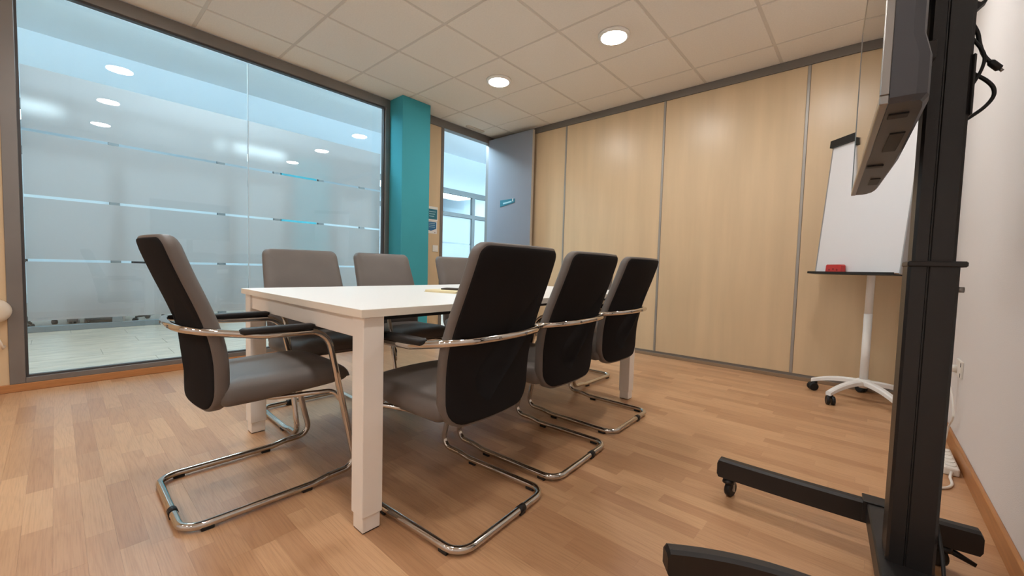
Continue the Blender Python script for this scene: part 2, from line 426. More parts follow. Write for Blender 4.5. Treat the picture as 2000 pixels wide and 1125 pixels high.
for zz in (0.022, 0.042):
    bm = bm_new(); lathe(bm, [(0.008, -0.0065), (0.008, -0.004)], 12, (0.225, 0, zz), 'y'); obj('dot', bm, M_paper, sg)

# ------------------------------------------------------------------ corridor
YC0, YC1 = -7.4, 4.6
cf = struct('floor_corridor', box(bm_new(), XF-0.05, -0.0, YC0, YC1, -0.06, -0.004), M_cgrout, label='grey stone-look plank floor of the corridor')
x = -0.10; k = 0
# narrow strip of corridor floor under the glazed wall, then planks
row = 0
while x > XF:
    x1 = max(x-0.32, XF); yy = YC0-R.random()*1.1
    while yy < YC1:
        a, b_ = max(YC0, yy), min(YC1, yy+1.2)
        if b_-a > .02: obj('plank', box(bm_new(), x1+.0015, x-.0015, a+.0015, b_-.0015, -.004, 0.0), M_ctile, cf)
        yy += 1.2
    x = x1
struct('ceiling_corridor', box(bm_new(), -7.2, 0.0, YC0, YC1, HC, HC+0.05), M_corr_wall)
struct('wall_corridor_end', box(bm_new(), -7.2, -0.1, YC1, YC1+0.1, 0, HC), M_corr_wall)
struct('wall_corridor_near', box(bm_new(), -7.2, -0.1, YC0-0.1, YC0, 0, HC), M_corr_wall)
struct('wall_corridor_side', box(bm_new(), -0.10, -0.0, 0.12, YC1, 0, H), M_corr_wall)
struct('wall_corridor_left', box(bm_new(), -0.10, -0.0, YC0, YB-0.12, 0, H), M_corr_wall)
wf = struct('wall_corridor_far', box(bm_new(), XF-0.10, XF, YC0, YC1, 2.55, HC), M_corr_wall)
M_frame2 = mat('far_partition_frame', (112, 112, 110), 0.45, 0.3)
far = struct('window_2', box(bm_new(), XF-0.06, XF+0.01, YC0, YC1, 0.0, 0.065, 0.002), M_frame2, label='glazed office partition on the far side of the corridor')
obj('window_header', box(bm_new(), XF-0.06, XF+0.01, YC0, YC1, 2.44, 2.55, 0.002), M_frame2, far)
obj('transom', box(bm_new(), XF-0.06, XF+0.008, YC0, YC1, 1.96, 2.045, 0.002), M_frame2, far)
mull = [-7.3, -6.86, -5.775, -4.69, -3.605, -2.52, -1.80, -1.13, -0.40, 0.40, 1.20, 2.335, 3.42, 4.56]
for my in mull:
    obj('mullion', box(bm_new(), XF-0.06, XF+0.009, my-0.045, my+0.045, 0.065, 2.44, 0.002), M_frame2, far)
for a, b_ in zip(mull, mull[1:]):
    if b_-a < 0.1 or (a < -1.5 and b_ > -1.5): continue
    for z0, z1 in ((0.065, 1.96), (2.045, 2.44)):
        p = obj('pane', box(bm_new(), XF-0.03, XF-0.022, a+.045, b_-.045, z0, z1), M_glass, far)
        for zb, zt_ in (((0.42, 0.785), (0.82, 1.36), (1.39, 1.958)) if z0 < 1 else ()):
            bm = bm_new(); q = [bm.verts.new(c) for c in ((XF-0.032, a+.047, zb), (XF-0.032, b_-.047, zb), (XF-0.032, b_-.047, zt_), (XF-0.032, a+.047, zt_))]; bm.faces.new(q)
            obj('frosted_band', bm, M_filmfar, p)
struct('column_corridor', box(bm_new(), XF-0.3, XF+0.012, -1.74, -1.21, 0, 2.44, 0.003), M_teal, label='second teal column across the corridor, seen blurred through frosted glass')
# office beyond
struct('floor_office', box(bm_new(), -7.2, XF-0.05, YC0, YC1, -0.06, 0.0), M_office_floor)
struct('wall_office', box(bm_new(), -7.3, -7.2, YC0, YC1, 0, HC), M_corr_wall)

def led_panel(x, y, sx, sy, z, m, label, group):
    t = thing('pendant_panel_light', (x, y, z), 0, label, 'ceiling light', group)
    dz = -0.40
    obj('diffuser', box(bm_new(), -sx/2+.012, sx/2-.012, -sy/2+.012, sy/2-.012, dz-0.012, dz-0.004), m, t)
    bm = bm_new(); q = [(-sx/2, -sy/2), (sx/2, -sy/2), (sx/2, sy/2), (-sx/2, sy/2)]; k = 0.012
    qi = [(-sx/2+k, -sy/2+k), (sx/2-k, -sy/2+k), (sx/2-k, sy/2-k), (-sx/2+k, sy/2-k)]
    rg = [[bm.verts.new((a, b_, z_)) for a, b_ in pp] for pp, z_ in ((q, dz-.015), (q, dz), (qi, dz), (qi, dz-.015))]
    for i in range(4):
        for j in range(4): bm.faces.new((rg[i][j], rg[i][(j+1) % 4], rg[(i+1) % 4][(j+1) % 4], rg[(i+1) % 4][j]))
    bmesh.ops.recalc_face_normals(bm, faces=bm.faces); obj('frame', bm, M_lampring, t)
    for a, b_ in ((-1, -1), (1, -1), (1, 1), (-1, 1)):
        bm = bm_new(); tube(bm, [(a*(sx/2-.006), b_*(sy/2-.006), dz), (a*(sx/2-.006), b_*(sy/2-.006), -.0005)], .0015, n=6); obj('suspension_wire', bm, M_silver, t)
for yy, nm in ((-5.6, 'leftmost'), (-3.2, 'second from the left'), (-0.8, 'facing the teal column'), (1.6, 'beyond the doorway'), (3.6, 'at the far end')):
    led_panel(-0.52, yy, 0.6, 1.2, HC, M_led, 'added cool white fill panel, unseen in the corridor above the glazed wall, %s' % nm, 'added corridor fill panels')  # added panels, hung out of view to light the corridor and its ceiling
for yy, nm in ((-4.6, 'leftmost'), (-1.6, 'second from the left'), (1.4, 'third from the left'), (3.6, 'at the far end')):
    led_panel(-5.0, yy, 1.2, 1.2, HC, M_ledfar, 'cool white pendant panel in the office across the corridor, %s' % nm, 'office ceiling panel lights')

# things glimpsed under the frosted film in the office across the corridor
def pedestal(y0, y1, label):
    t = thing('drawer_pedestal', (-3.55, (y0+y1)/2, 0), 0, label, 'drawer unit', 'drawer units in the far office')
    h = (y1-y0)/2-0.004
    obj('body', box(bm_new(), -0.5, 0, -h, h, 0.03, 0.62, 0.004), mat('pedestal_grey', (84, 88, 92), 0.5), t)
    for i in range(3):
        d = obj('drawer', box(bm_new(), 0.0, 0.018, -h+.004, h-.004, 0.045+i*.19, 0.225+i*.19, 0.002), bpy.data.materials.get('pedestal_grey'), t)
        obj('handle', box(bm_new(), 0.018, 0.03, -0.06, 0.06, 0.19+i*.19, 0.2+i*.19, 0.002), M_silver, d)
    for sy in (-1, 1):
        obj('castor', lathe(bm_new(), [(0.006, -0.012), (0.015, -0.012), (0.015, 0.012), (0.006, 0.012)], 12, (-0.03, sy*(h-.03), 0.015), 'y'), M_rubber, t)
pedestal(-4.02, -3.915, 'dark grey drawer unit left of the white desk leg across the corridor')
pedestal(-3.86, -3.50, 'wide dark grey drawer unit right of the white desk leg across the corridor')
t = thing('office_desk', (-3.75, -3.885, 0), 0, 'white office desk across the corridor, only a leg showing under the film', 'desk')
obj('leg', box(bm_new(), 0.10, 0.14, -0.018, 0.018, 0, 0.70), M_fwhite, t)
obj('leg', box(bm_new(), -0.5, -0.46, -0.018, 0.018, 0, 0.70), M_fwhite, t)
obj('leg', box(bm_new(), 0.10, 0.14, 0.41, 0.45, 0, 0.70), M_fwhite, t)
obj('leg', box(bm_new(), -0.5, -0.46, 0.41, 0.45, 0, 0.70), M_fwhite, t)
obj('desktop', box(bm_new(), -0.56, 0.18, -0.25, 0.47, 0.70, 0.725, 0.003), M_fwhite, t)
def star_chair(x, y, rz, label):
    t = thing('office_chair', (x, y, 0), rz, label, 'office chair', 'office chairs across the corridor')
    for i in range(5):
        a = 2*math.pi*i/5
        bm = bm_new(); tube(bm, [(0.03*math.cos(a), 0.03*math.sin(a), 0.105), (0.3*math.cos(a), 0.3*math.sin(a), 0.062)], [0.02, 0.012], n=8)
        lg = obj('base_leg', bm, M_rubber, t)
        obj('castor', lathe(bm_new(), [(0.01, -0.02), (0.028, -0.02), (0.028, 0.02), (0.01, 0.02)], 12, (0.3*math.cos(a), 0.3*math.sin(a), 0.028), 'y'), M_rubber, lg)
    obj('gas_column', lathe(bm_new(), [(0.026, 0.09), (0.026, 0.28), (0.016, 0.28), (0.016, 0.43)], 14), M_dark, t)
    obj('seat', box(bm_new(), -0.23, 0.23, -0.22, 0.22, 0.43, 0.5, 0.03, 3), M_mesh, t)
    obj('backrest', box(bm_new(), -0.27, -0.22, -0.2, 0.2, 0.56, 1.0, 0.02, 3), M_mesh, t)
    obj('back_bracket', box(bm_new(), -0.25, -0.20, -0.03, 0.03, 0.44, 0.6, 0.005), M_dark, t)
star_chair(-3.62, -4.42, 0.4, 'office chair across the corridor near the left end of the glazing, only castors showing')
star_chair(-3.45, -3.10, 1.1, 'office chair across the corridor right of the drawer units, only castors showing')

# ------------------------------------------------------------------ room lamps and ceiling fittings
lampnames = {(1.262, -1.26): 'lit round downlight near the teal column, the farther of the two in view',
             (2.462, -1.26): 'lit round downlight above the far table end, the nearer of two in view',
             (3.662, -1.26): 'lit round downlight above the flipchart', (1.262, -3.66): 'lit round downlight above the near-left corner of the table',
             (2.462, -3.66): 'lit round downlight above the near end of the table', (3.662, -3.66): 'lit round downlight near the television',
             (1.262, -6.06): 'added round fill downlight, unseen behind the camera on the glazed side', (2.462, -6.06): 'added round fill downlight, unseen behind the camera in mid room', (3.662, -6.06): 'added round fill downlight, unseen behind the camera by the right wall'}  # the row behind the camera is added, to fill surfaces that face this way
for (lx, ly), lb in lampnames.items():
    t = thing('downlight', (lx, ly, H), 0, lb, 'ceiling light', 'round ceiling downlights')
    obj('ring', lathe(bm_new(), [(0.095, -0.001), (0.118, -0.001), (0.116, -0.012), (0.108, -0.022), (0.095, -0.022)], 40), M_lampring, t)
    obj('diffuser', lathe(bm_new(), [(0.094, -0.004), (0.094, -0.023), (0.088, -0.025)], 40), M_lamp, t)
t = thing('emergency_light', (0.085, -0.46, H), 0, 'slim pale emergency light fitting on the ceiling above the doorway', 'ceiling fitting')
bm = bm_new(); prism(bm, [p for p in rrect(0.035, -0.15, 0.15, 0.03, 0.03, 4, 5)], -0.014, -0.0005); obj('housing', bm, mat('fitting_cream', (206, 196, 182), 0.5), t)
bm = bm_new(); prism(bm, [p for p in rrect(0.022, -0.135, 0.135, 0.02, 0.02, 4, 5)], -0.018, -0.014); obj('lens', bm, mat('fitting_lens', (188, 178, 164), 0.3), t)

# ------------------------------------------------------------------ wall items
t = thing('light_switch', (-0.008, -1.0, 1.08), 0, 'white light switch below the two notices beside the doorway', 'light switch')
obj('plate', box(bm_new(), 0, 0.009, -0.04, 0.04, -0.04, 0.04, 0.003, 2), M_white, t)
obj('rocker', box(bm_new(), 0.009, 0.013, -0.024, 0.024, -0.024, 0.024, 0.002), M_white, t)
t = thing('notice', (-0.008, -1.03, 1.50), 0, 'upper teal notice on the maple strip beside the doorway', 'notice')
obj('sheet', box(bm_new(), 0, 0.003, -0.085, 0.06, -0.085, 0.085), M_paper, t)
obj('printed_field', box(bm_new(), 0.003, 0.004, -0.085, 0.050, -0.068, 0.055), M_plac, t)
for i in range(3): obj('text_line', box(bm_new(), 0.004, 0.0045, -0.07, 0.03-0.012*i, 0.02-0.028*i, 0.028-0.028*i), M_lightteal, t)
t = thing('notice', (-0.008, -1.03, 1.35), 0, 'lower blue notice with a cut-off corner beside the doorway', 'notice')
obj('sheet', box(bm_new(), 0, 0.003, -0.085, 0.052, -0.09, 0.06), M_paper, t)
bm = bm_new(); prism(bm, [(-0.085, -0.05), (-0.04, -0.06), (0.04, -0.03), (0.04, 0.05), (-0.085, 0.05)], 0.003, 0.004, 'x'); obj('printed_field', bm, M_placblue, t)
for i in range(3): obj('text_line', box(bm_new(), 0.004, 0.0045, -0.07, 0.02, 0.028-0.022*i, 0.034-0.022*i), M_lightteal, t)
obj('printed_dot', lathe(bm_new(), [(0.006, 0.003), (0.006, 0.004)], 10, (0, 0.02, -0.075), 'x'), M_darkred, t)

t = thing('wall_fixture', (-0.004, -4.44, 0.52), 0, 'pale rounded fixture cut off by the left edge, against the maple panel', 'wall fixture')
bm = bm_new(); prof = [(0.004, 0.0)]
ring = []
def ell(x, z, d): return (d, x, z)
rings = []
for k in range(9):
    a = math.pi/2*k/8; s_ = 1-0.55*(1-math.cos(a))
    rings.append([(px*s_, pz*s_, 0.02+0.085*math.sin(a)) for px, pz in rrect(0.155, -0.075, 0.075, 0.0745, 0.0745, 3, 8)])
rings.insert(0, [(px, pz, 0.0) for px, pz in rrect(0.155, -0.075, 0.075, 0.0745, 0.0745, 3, 8)])
ring_solid(bm, rings, ell); obj('shell', bm, mat('pale_cream_plastic', (226, 210, 190), 0.45), t)
bm = bm_new(); tube(bm, [(0.01, 0.12, -0.22), (0.045, 0.115, -0.23), (0.055, 0.11, -0.20), (0.05, 0.10, -0.17), (0.012, 0.09, -0.16)], 0.006, n=8); obj('hook', bm, bpy.data.materials['pale_cream_plastic'], t)

# ------------------------------------------------------------------ table
T = thing('meeting_table', (2.245, -2.475, 0), 0, 'white rectangular meeting table with square legs', 'table')
hx, hy = 0.605, 1.005; TZ = 0.733
top = obj('table_top', box(bm_new(), -hx, hx, -hy, hy, TZ-0.026, TZ, 0.0015), M_table, T)
for (a, b_, c, d) in ((-hx-.0008, hx+.0008, -hy-.0012, -hy), (-hx-.0008, hx+.0008, hy, hy+.0012), (-hx-.0012, -hx, -hy, hy), (hx, hx+.0012, -hy, hy)):
    obj('edge_band', box(bm_new(), a, b_, c, d, TZ-0.0255, TZ-0.0008), M_edge, top)
for sx in (-1, 1):
    for sy in (-1, 1):
        cx, cy = sx*(hx-0.049), sy*(hy-0.049)
        l = obj('leg', box(bm_new(), cx-.036, cx+.036, cy-.036, cy+.036, 0.055, TZ-0.026, 0.003, 2), M_tleg, T)
        obj('foot', box(bm_new(), cx-.031, cx+.031, cy-.031, cy+.031, 0.003, 0.055, 0.002), M_tleg, l)
        obj('glide', box(bm_new(), cx-.029, cx+.029, cy-.029, cy+.029, 0.0, 0.003), M_rubber, l)
for sy in (-1, 1):
    cy = sy*(hy-0.036)
    obj('apron', box(bm_new(), -hx+.085, hx-.085, cy-.014, cy+.014, TZ-0.098, TZ-0.026, 0.002), M_tleg, T)
for sx in (-1, 1):
    cx = sx*(hx-0.12)
    obj('side_beam', box(bm_new(), cx-.02, cx+.02, -hy+.03, hy-.03, TZ-0.052, TZ-0.026), M_dark, T)
t = thing('notebook', (2.32, -2.70, TZ), 0.25, 'cream notebook with a dark cover lying on the white table', 'notebook')
obj('pages', box(bm_new(), -0.10, 0.10, -0.075, 0.075, 0.002, 0.012, 0.001), M_cream, t)
obj('back_cover', box(bm_new(), -0.103, 0.103, -0.078, 0.078, 0.0, 0.002), M_cream, t)
t = thing('phone', (2.335, -2.66, TZ+0.012), 0.45, 'dark slim phone lying on the cream notebook', 'phone')
obj('case', box(bm_new(), -0.075, 0.075, -0.036, 0.036, 0.0, 0.008, 0.002, 2), M_cover, t)
obj('screen', box(bm_new(), -0.071, 0.071, -0.032, 0.032, 0.008, 0.0085), M_screen, t)

# ------------------------------------------------------------------ chairs
def back_curve(z):
    """rear surface of the backrest, local y"""
    k = [(0.34, -0.186), (0.42, -0.189), (0.49, -0.187), (0.56, -0.192), (0.63, -0.207), (0.70, -0.229), (0.77, -0.257), (0.855, -0.290), (0.95, -0.322)]
    if z <= k[0][0]: return k[0][1]
    for (a, ya), (b_, yb) in zip(k, k[1:]):
        if z <= b_:
            t_ = (z-a)/(b_-a); return ya+(yb-ya)*t_
    return k[-1][1]
def back_smooth(z): return sum(back_curve(z+d) for d in (-.05, -.025, 0, .025, .05))/5
Z0, Z1, HWB = 0.358, 0.948, 0.229
def width_k(z):
    if z > 0.62: return 1.0-0.07*((z-0.62)/0.325)
    return 1.0-0.05*((0.62-z)/0.26)
def back_fn(x, z, d):
    """d = depth from the rear surface towards the sitter"""
    th = 0.72
    xx = x*width_k(z)
    bow = 0.030*(1-(x/HWB)**2)       # rear bulges out a little in the middle
    if d > 0.03: bow *= 0.2
    return (xx, back_smooth(z)+d*th-bow, z)
def outline(ins): 
    hw = HWB-ins; rt_ = max(0.004, 0.042-ins*0.9); rb = max(0.004, 0.085-ins*0.9)
    return rrect(hw, Z0+ins, Z1-ins, min(rt_, hw*0.98), min(rb, hw*0.98), 16, 6)
def make_chair(name, label):
    c = thing(name, (0, 0, 0), 0, label, 'chair', 'grey chrome-framed chairs around the white table')
    wv, r, zt = 0.230, 0.0125, 0.0185
    pts = [(-wv, -0.28, zt), (wv, -0.28, zt), (wv, 0.12, zt), (wv, 0.18, zt+.010), (wv, 0.292, zt+.014), (wv+.012, 0.165, 0.612), (wv+.016, -0.06, 0.618), (wv-.002, -0.256, 0.650),
           (-wv+.002, -0.256, 0.650), (-wv-.016, -0.06, 0.618), (-wv-.012, 0.165, 0.612), (-wv, 0.292, zt+.014), (-wv, 0.18, zt+.010), (-wv, 0.12, zt)]
    rads = [.06, .06, .05, .05, .070, .085, 0, .085, .085, 0, .085, .070, .05, .05]
    path = fillet(pts, rads, closed=True, seg=8)
    # bow of the rear arm bar round the back
    bm = bm_new(); tube(bm, [Vector((p.x, p.y-(0.020*(1-(p.x/0.2)**2) if (p.z > 0.5 and p.y < -0.2 and abs(p.x) < 0.2) else 0), p.z)) for p in _dense(path, 0.06)], r, closed=True, n=12)
    fr = obj('frame', bm, M_chrome, c)
    for xv in (-0.07, 0.07):
        yb_ = -0.256-0.020*(1-(xv/0.2)**2)-0.0125
        bm = bm_new(); lathe(bm, [(0.005, 0.001), (0.005, -0.0015), (0.003, -0.002)], 10, (xv, yb_, 0.650), 'y'); obj('screw', bm, M_silver, fr)
    # seat support tube between the front legs
    bm = bm_new(); tube(bm, fillet([(-wv, 0.238, 0.30), (-wv+.02, 0.21, 0.362), (-0.15, -0.02, 0.366), (0.15, -0.02, 0.366), (wv-.02, 0.21, 0.362), (wv, 0.238, 0.30)], 0.05), 0.009, n=10)
    obj('seat_support', bm, M_chrome, c)
    # arm pads
    for s_ in (-1, 1):
        rings = []
        prof = rrect(0.019, -0.0115, 0.0115, 0.008, 0.008, 3, 3)
        bm = bm_new()
        R_ = []
        for yv, k in ((-0.125, 0.55), (-0.115, 0.95), (-0.05, 1.0), (0.05, 1.0), (0.105, 0.95), (0.115, 0.6)):
            zc = 0.6365-0.02*(yv+0.06)*0.2
            R_.append([bm.verts.new((s_*(wv+.0145)+a*k, yv, zc+b_*k)) for a, b_ in prof])
        for A, B in zip(R_, R_[1:]):
            for i in range(len(prof)):
                f = bm.faces.new((A[i], A[(i+1) % len(prof)], B[(i+1) % len(prof)], B[i])); f.smooth = True
        bm.faces.new(R_[0]); bm.faces.new(R_[-1]); bmesh.ops.recalc_face_normals(bm, faces=bm.faces)
        obj('arm_pad', bm, M_rubber, c)
    # backrest: leatherette shell
    ins_front = [0.0, 0.004, 0.012, 0.026, 0.05, 0.07, 0.09, 0.115, 0.14, 0.165, 0.19, 0.2265]
    dep_front = [0.036, 0.048, 0.058, 0.066, 0.071, 0.0725, 0.073, 0.0735, 0.074, 0.074, 0.074, 0.074]
    rings = [[(x, z, d) for x, z in outline(i)] for i, d in reversed(list(zip(ins_front, dep_front)))]
    rings += [[(x, z, d) for x, z in outline(i)] for i, d in [(0.0, 0.018), (0.001, 0.010), (0.005, 0.004), (0.012, 0.002), (0.05, 0.002), (0.10, 0.002), (0.16, 0.002), (0.2265, 0.002)]]
    bm = bm_new(); ring_solid(bm, rings, back_fn); bk = obj('backrest', bm, M_leather, c)
    rings = [[(x, z, d) for x, z in outline(i)] for i, d in [(0.010, 0.006), (0.010, 0.000), (0.013, -0.0035)]+[(0.02+0.0133*q, -0.005) for q in range(15)]+[(0.2265, -0.005)]]
    bm = bm_new(); ring_solid(bm, rings, back_fn); obj('back_panel', bm, M_mesh, bk, label='black fabric rear panel')
    # seat cushion
    def sfn(x, yv, d):
        t_ = (yv+0.17)/0.455
        crown = 0.012*(1-(x/0.225)**2)*(1 if d > 0.04 else 0.2)
        nose = 0.030*max(0, (yv-0.14)/0.145)**2
        lift = 0.022*max(0, t_-0.25) if d < 0.04 else 0.0
        return (x, yv, 0.374+d+lift+crown-(nose if d > 0.03 else -nose*0.3)+0.012*max(0, t_-.3)*(1 if d > .03 else 0))
    def so(ins): return rrect(0.226-ins, -0.175+ins, 0.287-ins, max(.004, 0.06-ins), max(.004, 0.03-ins*.8), 12, 6)
    rings = [[(x, yv, d) for x, yv in so(i)] for i, d in ((0.222, 0.0), (0.15, 0.0), (0.08, 0.0), (0.03, 0.002), (0.012, 0.008), (0.003, 0.020), (0.0, 0.036), (0.002, 0.054), (0.008, 0.068), (0.02, 0.078), (0.045, 0.084), (0.09, 0.086), (0.15, 0.087), (0.222, 0.087))]
    bm = bm_new(); ring_solid(bm, rings, sfn); obj('seat', bm, M_leather, c)
    # glides under the runners and the sleeve on the rear bar
    for s_ in (-1, 1):
        for yv in (-0.215, 0.095):
            obj('glide', box(bm_new(), s_*wv-.011, s_*wv+.011, yv-.018, yv+.018, 0.0, 0.012, 0.002), M_rubber, c)
    bm = bm_new(); tube(bm, [(0.062, -0.28, zt), (0.092, -0.28, zt)], 0.0145, n=12); sl = obj('sleeve', bm, M_rubber, c)
    obj('glide', box(bm_new(), 0.062, 0.092, -0.291, -0.269, 0.0, 0.012, 0.002), M_rubber, sl)
    return c
def _dense(path, step):
    out = []; n = len(path)
    for i in range(n):
        a, b_ = path[i], path[(i+1) % n]; L_ = (b_-a).length; k = max(1, int(L_/step))
        for j in range(k): out.append(a.lerp(b_, j/k))
    return out

spots = [
    (2.212, -3.575, 0.0, 'grey leather cantilever chair at the near short end of the table, seen side-on'),
    (2.852, -3.115, math.radians(94), 'nearest of the three cantilever chairs showing black backs on the right long side'),
    (2.810, -2.555, math.radians(92.5), 'middle of the three cantilever chairs showing black backs on the right long side'),
    (2.760, -1.945, math.radians(91), 'farthest of the three cantilever chairs showing black backs, beside the far table leg'),
    (1.680, -3.100, math.radians(-91), 'grey cantilever chair on the window side of the table, nearest the camera'),
    (1.670, -2.535, math.radians(-89), 'grey cantilever chair on the window side of the table, in front of the teal column'),
    (1.660, -1.835, math.radians(-90), 'grey cantilever chair on the window side of the table, near the doorway, mostly hidden'),
    (2.235, -1.372, math.radians(180), 'grey cantilever chair at the far short end of the table, mostly hidden by other chairs'),
]
proto = make_chair('cantilever_chair', spots[0][3])
chairs = [proto]+[copy_tree(proto) for _ in spots[1:]]
for o, (x, y, rz, lb) in zip(chairs, spots):
    o.location = (x, y, 0); o.rotation_euler = (0, 0, rz); o['label'] = lb

# ------------------------------------------------------------------ flipchart
F = thing('flipchart_stand', (4.02, -0.36, 0), math.radians(-46), 'white flipchart whiteboard on a wheeled star base in the far corner', 'flipchart')
# local +y points behind the board (towards the corner); board spans local x
bm = bm_new(); tube(bm, [(0, 0, 0.10), (0, 0, 0.62)], 0.024, n=20); obj('pole', bm, M_fwhite, F)
bm = bm_new(); tube(bm, [(0, 0, 0.60), (0, 0.004, 1.45)], 0.0225, n=20); obj('inner_pole', bm, M_fwhite, F)
obj('hub', lathe(bm_new(), [(0.045, 0.118), (0.045, 0.150), (0.035, 0.160), (0.028, 0.162)], 24), M_fwhite, F)
rot0 = math.radians(46)
for i, ad in enumerate((160, 236, 306, 20, 90)):
    a = math.radians(ad)+rot0; L_ = 0.30
    bm = bm_new(); R_ = []
    for k in range(9):
        s_ = k/8; rr = 0.015+L_*s_; zc = 0.138-0.062*s_**2.2; hw = 0.024-0.006*s_; hh = 0.017-0.003*s_
        ca, sa = math.cos(a), math.sin(a)
        R_.append([bm.verts.new((rr*ca-q*sa, rr*sa+q*ca, zc+z_)) for q, z_ in ((-hw, -hh), (hw, -hh), (hw, hh*.5), (hw*.6, hh), (-hw*.6, hh), (-hw, hh*.5))])
    for A, B in zip(R_, R_[1:]):
        for k in range(6): bm.faces.new((A[k], A[(k+1) % 6], B[(k+1) % 6], B[k]))
    bm.faces.new(R_[0]); bm.faces.new(R_[-1]); bmesh.ops.recalc_face_normals(bm, faces=bm.faces)
    lg = obj('base_leg', bm, M_fwhite, F)
    cx, cy = (0.015+L_-.018)*math.cos(a), (0.015+L_-.018)*math.sin(a); ph = a+0.9
    bm = bm_new()
    for o_ in (-0.015, 0.015):
        n_ = Vector((math.cos(ph+math.pi/2), math.sin(ph+math.pi/2), 0)); p = Vector((cx, cy, 0.030))+Vector((math.cos(ph), math.sin(ph), 0))*0.012+n_*o_
        tube(bm, [p-n_*0.010, p-n_*0.008, p+n_*0.008, p+n_*0.010], [0.024, 0.030, 0.030, 0.024], n=18)
    p = Vector((cx, cy, 0)); d = Vector((math.cos(ph), math.sin(ph), 0))
    tube(bm, [p+Vector((0, 0, 0.045)), p+Vector((0, 0, 0.068))], 0.018, n=12)
    obj('castor', bm, M_rubber, lg)
BX, BY = 0.0, -0.131     # foot of the board in local space
def brd(x, d, h):        # point on the leaning board: h up the board, d out of its back
    le = 0.077/0.94
    return Vector((BX+x, BY+h*le+d, 0.90+h-d*le))
bm = bm_new()
def bslab(bm, x0, x1, d0, d1, h0, h1):
    vs = [bm.verts.new(brd(x, d, h)) for d in (d0, d1) for x, h in ((x0, h0), (x1, h0), (x1, h1), (x0, h1))]
    for f in ((0, 1, 2, 3), (7, 6, 5, 4), (0, 4, 5, 1), (1, 5, 6, 2), (2, 6, 7, 3), (3, 7, 4, 0)): bm.faces.new([vs[i] for i in f])
    bmesh.ops.recalc_face_normals(bm, faces=bm.faces); return bm
HB = 0.325
obj('whiteboard', bslab(bm, -HB+.004, HB-.004, -0.003, 0.008, 0.006, 0.985), M_board, F)
for s_ in (-1, 1):
    x0, x1 = (s_*HB-.004, s_*HB+.004)
    obj('side_profile', bslab(bm_new(), x0, x1, -0.005, 0.028, 0.0, 0.985), M_boardside, F)
obj('backing', bslab(bm_new(), -HB+.006, HB-.006, 0.009, 0.024, 0.006, 0.985), M_boardside, F)
obj('clamp_bar', bslab(bm_new(), -HB-.012, HB+.012, -0.022, 0.012, 0.945, 0.998), M_rubber, F)
bm = bm_new(); bslab(bm, -HB-.012, HB+.012, -0.055, 0.010, -0.012, -0.004); bslab(bm, -HB-.012, HB+.012, -0.058, -0.053, -0.012, 0.004); obj('pen_tray', bm, M_rubber, F)
obj('mount', box(bm_new(), -0.05, 0.05, -0.135, 0.03, 0.905, 0.935), M_fwhite, F) if False else obj('mount', box(bm_new(), -0.05, 0.05, -0.055, 0.0, 1.28, 1.40, 0.004), M_fwhite, F)
# red eraser on the tray
ca, sa = math.cos(math.radians(-46)), math.sin(math.radians(-46))
def f2w(x, y, z): return (4.02+x*ca-y*sa, -0.36+x*sa+y*ca, z)
ex = f2w(-0.115, BY-0.030, 0.899)
E_ = thing('board_eraser', ex, math.radians(-46), 'red whiteboard eraser standing on the flipchart tray', 'eraser')
bm = bm_new(); prism(bm, [(-.068, 0), (.068, 0), (.066, .052), (.058, .060), (-.056, .060), (-.063, .053)], -.016, .016, 'y'); obj('body', bm, M_red, E_)
for px_, pz_ in ((-.034, .022), (0.0, .027), (.032, .022)):
    obj('print_dot', lathe(bm_new(), [(.007, -.0168), (.007, -.016)], 10, (px_, 0, pz_), 'y'), M_darkred, E_)

# ------------------------------------------------------------------ television on its wheeled stand
RZ = math.radians(3.6); TO = (4.0, -2.66, 0)
S = thing('tv_stand', TO, RZ, 'black wheeled television stand with a tall post and curved legs by the right wall', 'tv stand')
def bar_curve(bm, pts, hw, z0, z1, n=5):
    """flat bar of constant height following a plan curve"""
    P = [Vector((p[0], p[1], 0)) for p in pts]; R_ = []
    for i, p in enumerate(P):
        t_ = (P[min(i+1, len(P)-1)]-P[max(i-1, 0)]).normalized(); nn = Vector((-t_.y, t_.x, 0))
        e_ = 0.012 if i in (0, len(P)-1) else 0.0
        b0, b1 = z0+e_, z1-e_
        prof = ((-hw, b0), (-hw*.6, b0-.003*(e_ == 0)), (hw*.6, b0-.003*(e_ == 0)), (hw, b0), (hw, b1-.006), (hw*.5, b1), (-hw*.5, b1), (-hw, b1-.006))
        R_.append([bm.verts.new((p.x+nn.x*q, p.y+nn.y*q, z_)) for q, z_ in prof])
    m_ = len(R_[0])
    for A, B in zip(R_, R_[1:]):
        for k in range(m_): bm.faces.new((A[k], A[(k+1) % m_], B[(k+1) % m_], B[k]))
    bm.faces.new(R_[0]); bm.faces.new(R_[-1]); bmesh.ops.recalc_face_normals(bm, faces=bm.faces); return bm
def legcurve(s_):
    out = []
    us = [-.378, -.372]+[-.34+i*.66/14 for i in range(14)]+[.312, .318]
    for u_ in us:
        k = (u_+.03)/.35
        v_ = (0.303+0.012*k*k) if s_ > 0 else -(0.245+0.115*k*k)
        out.append((u_, v_))
    return out
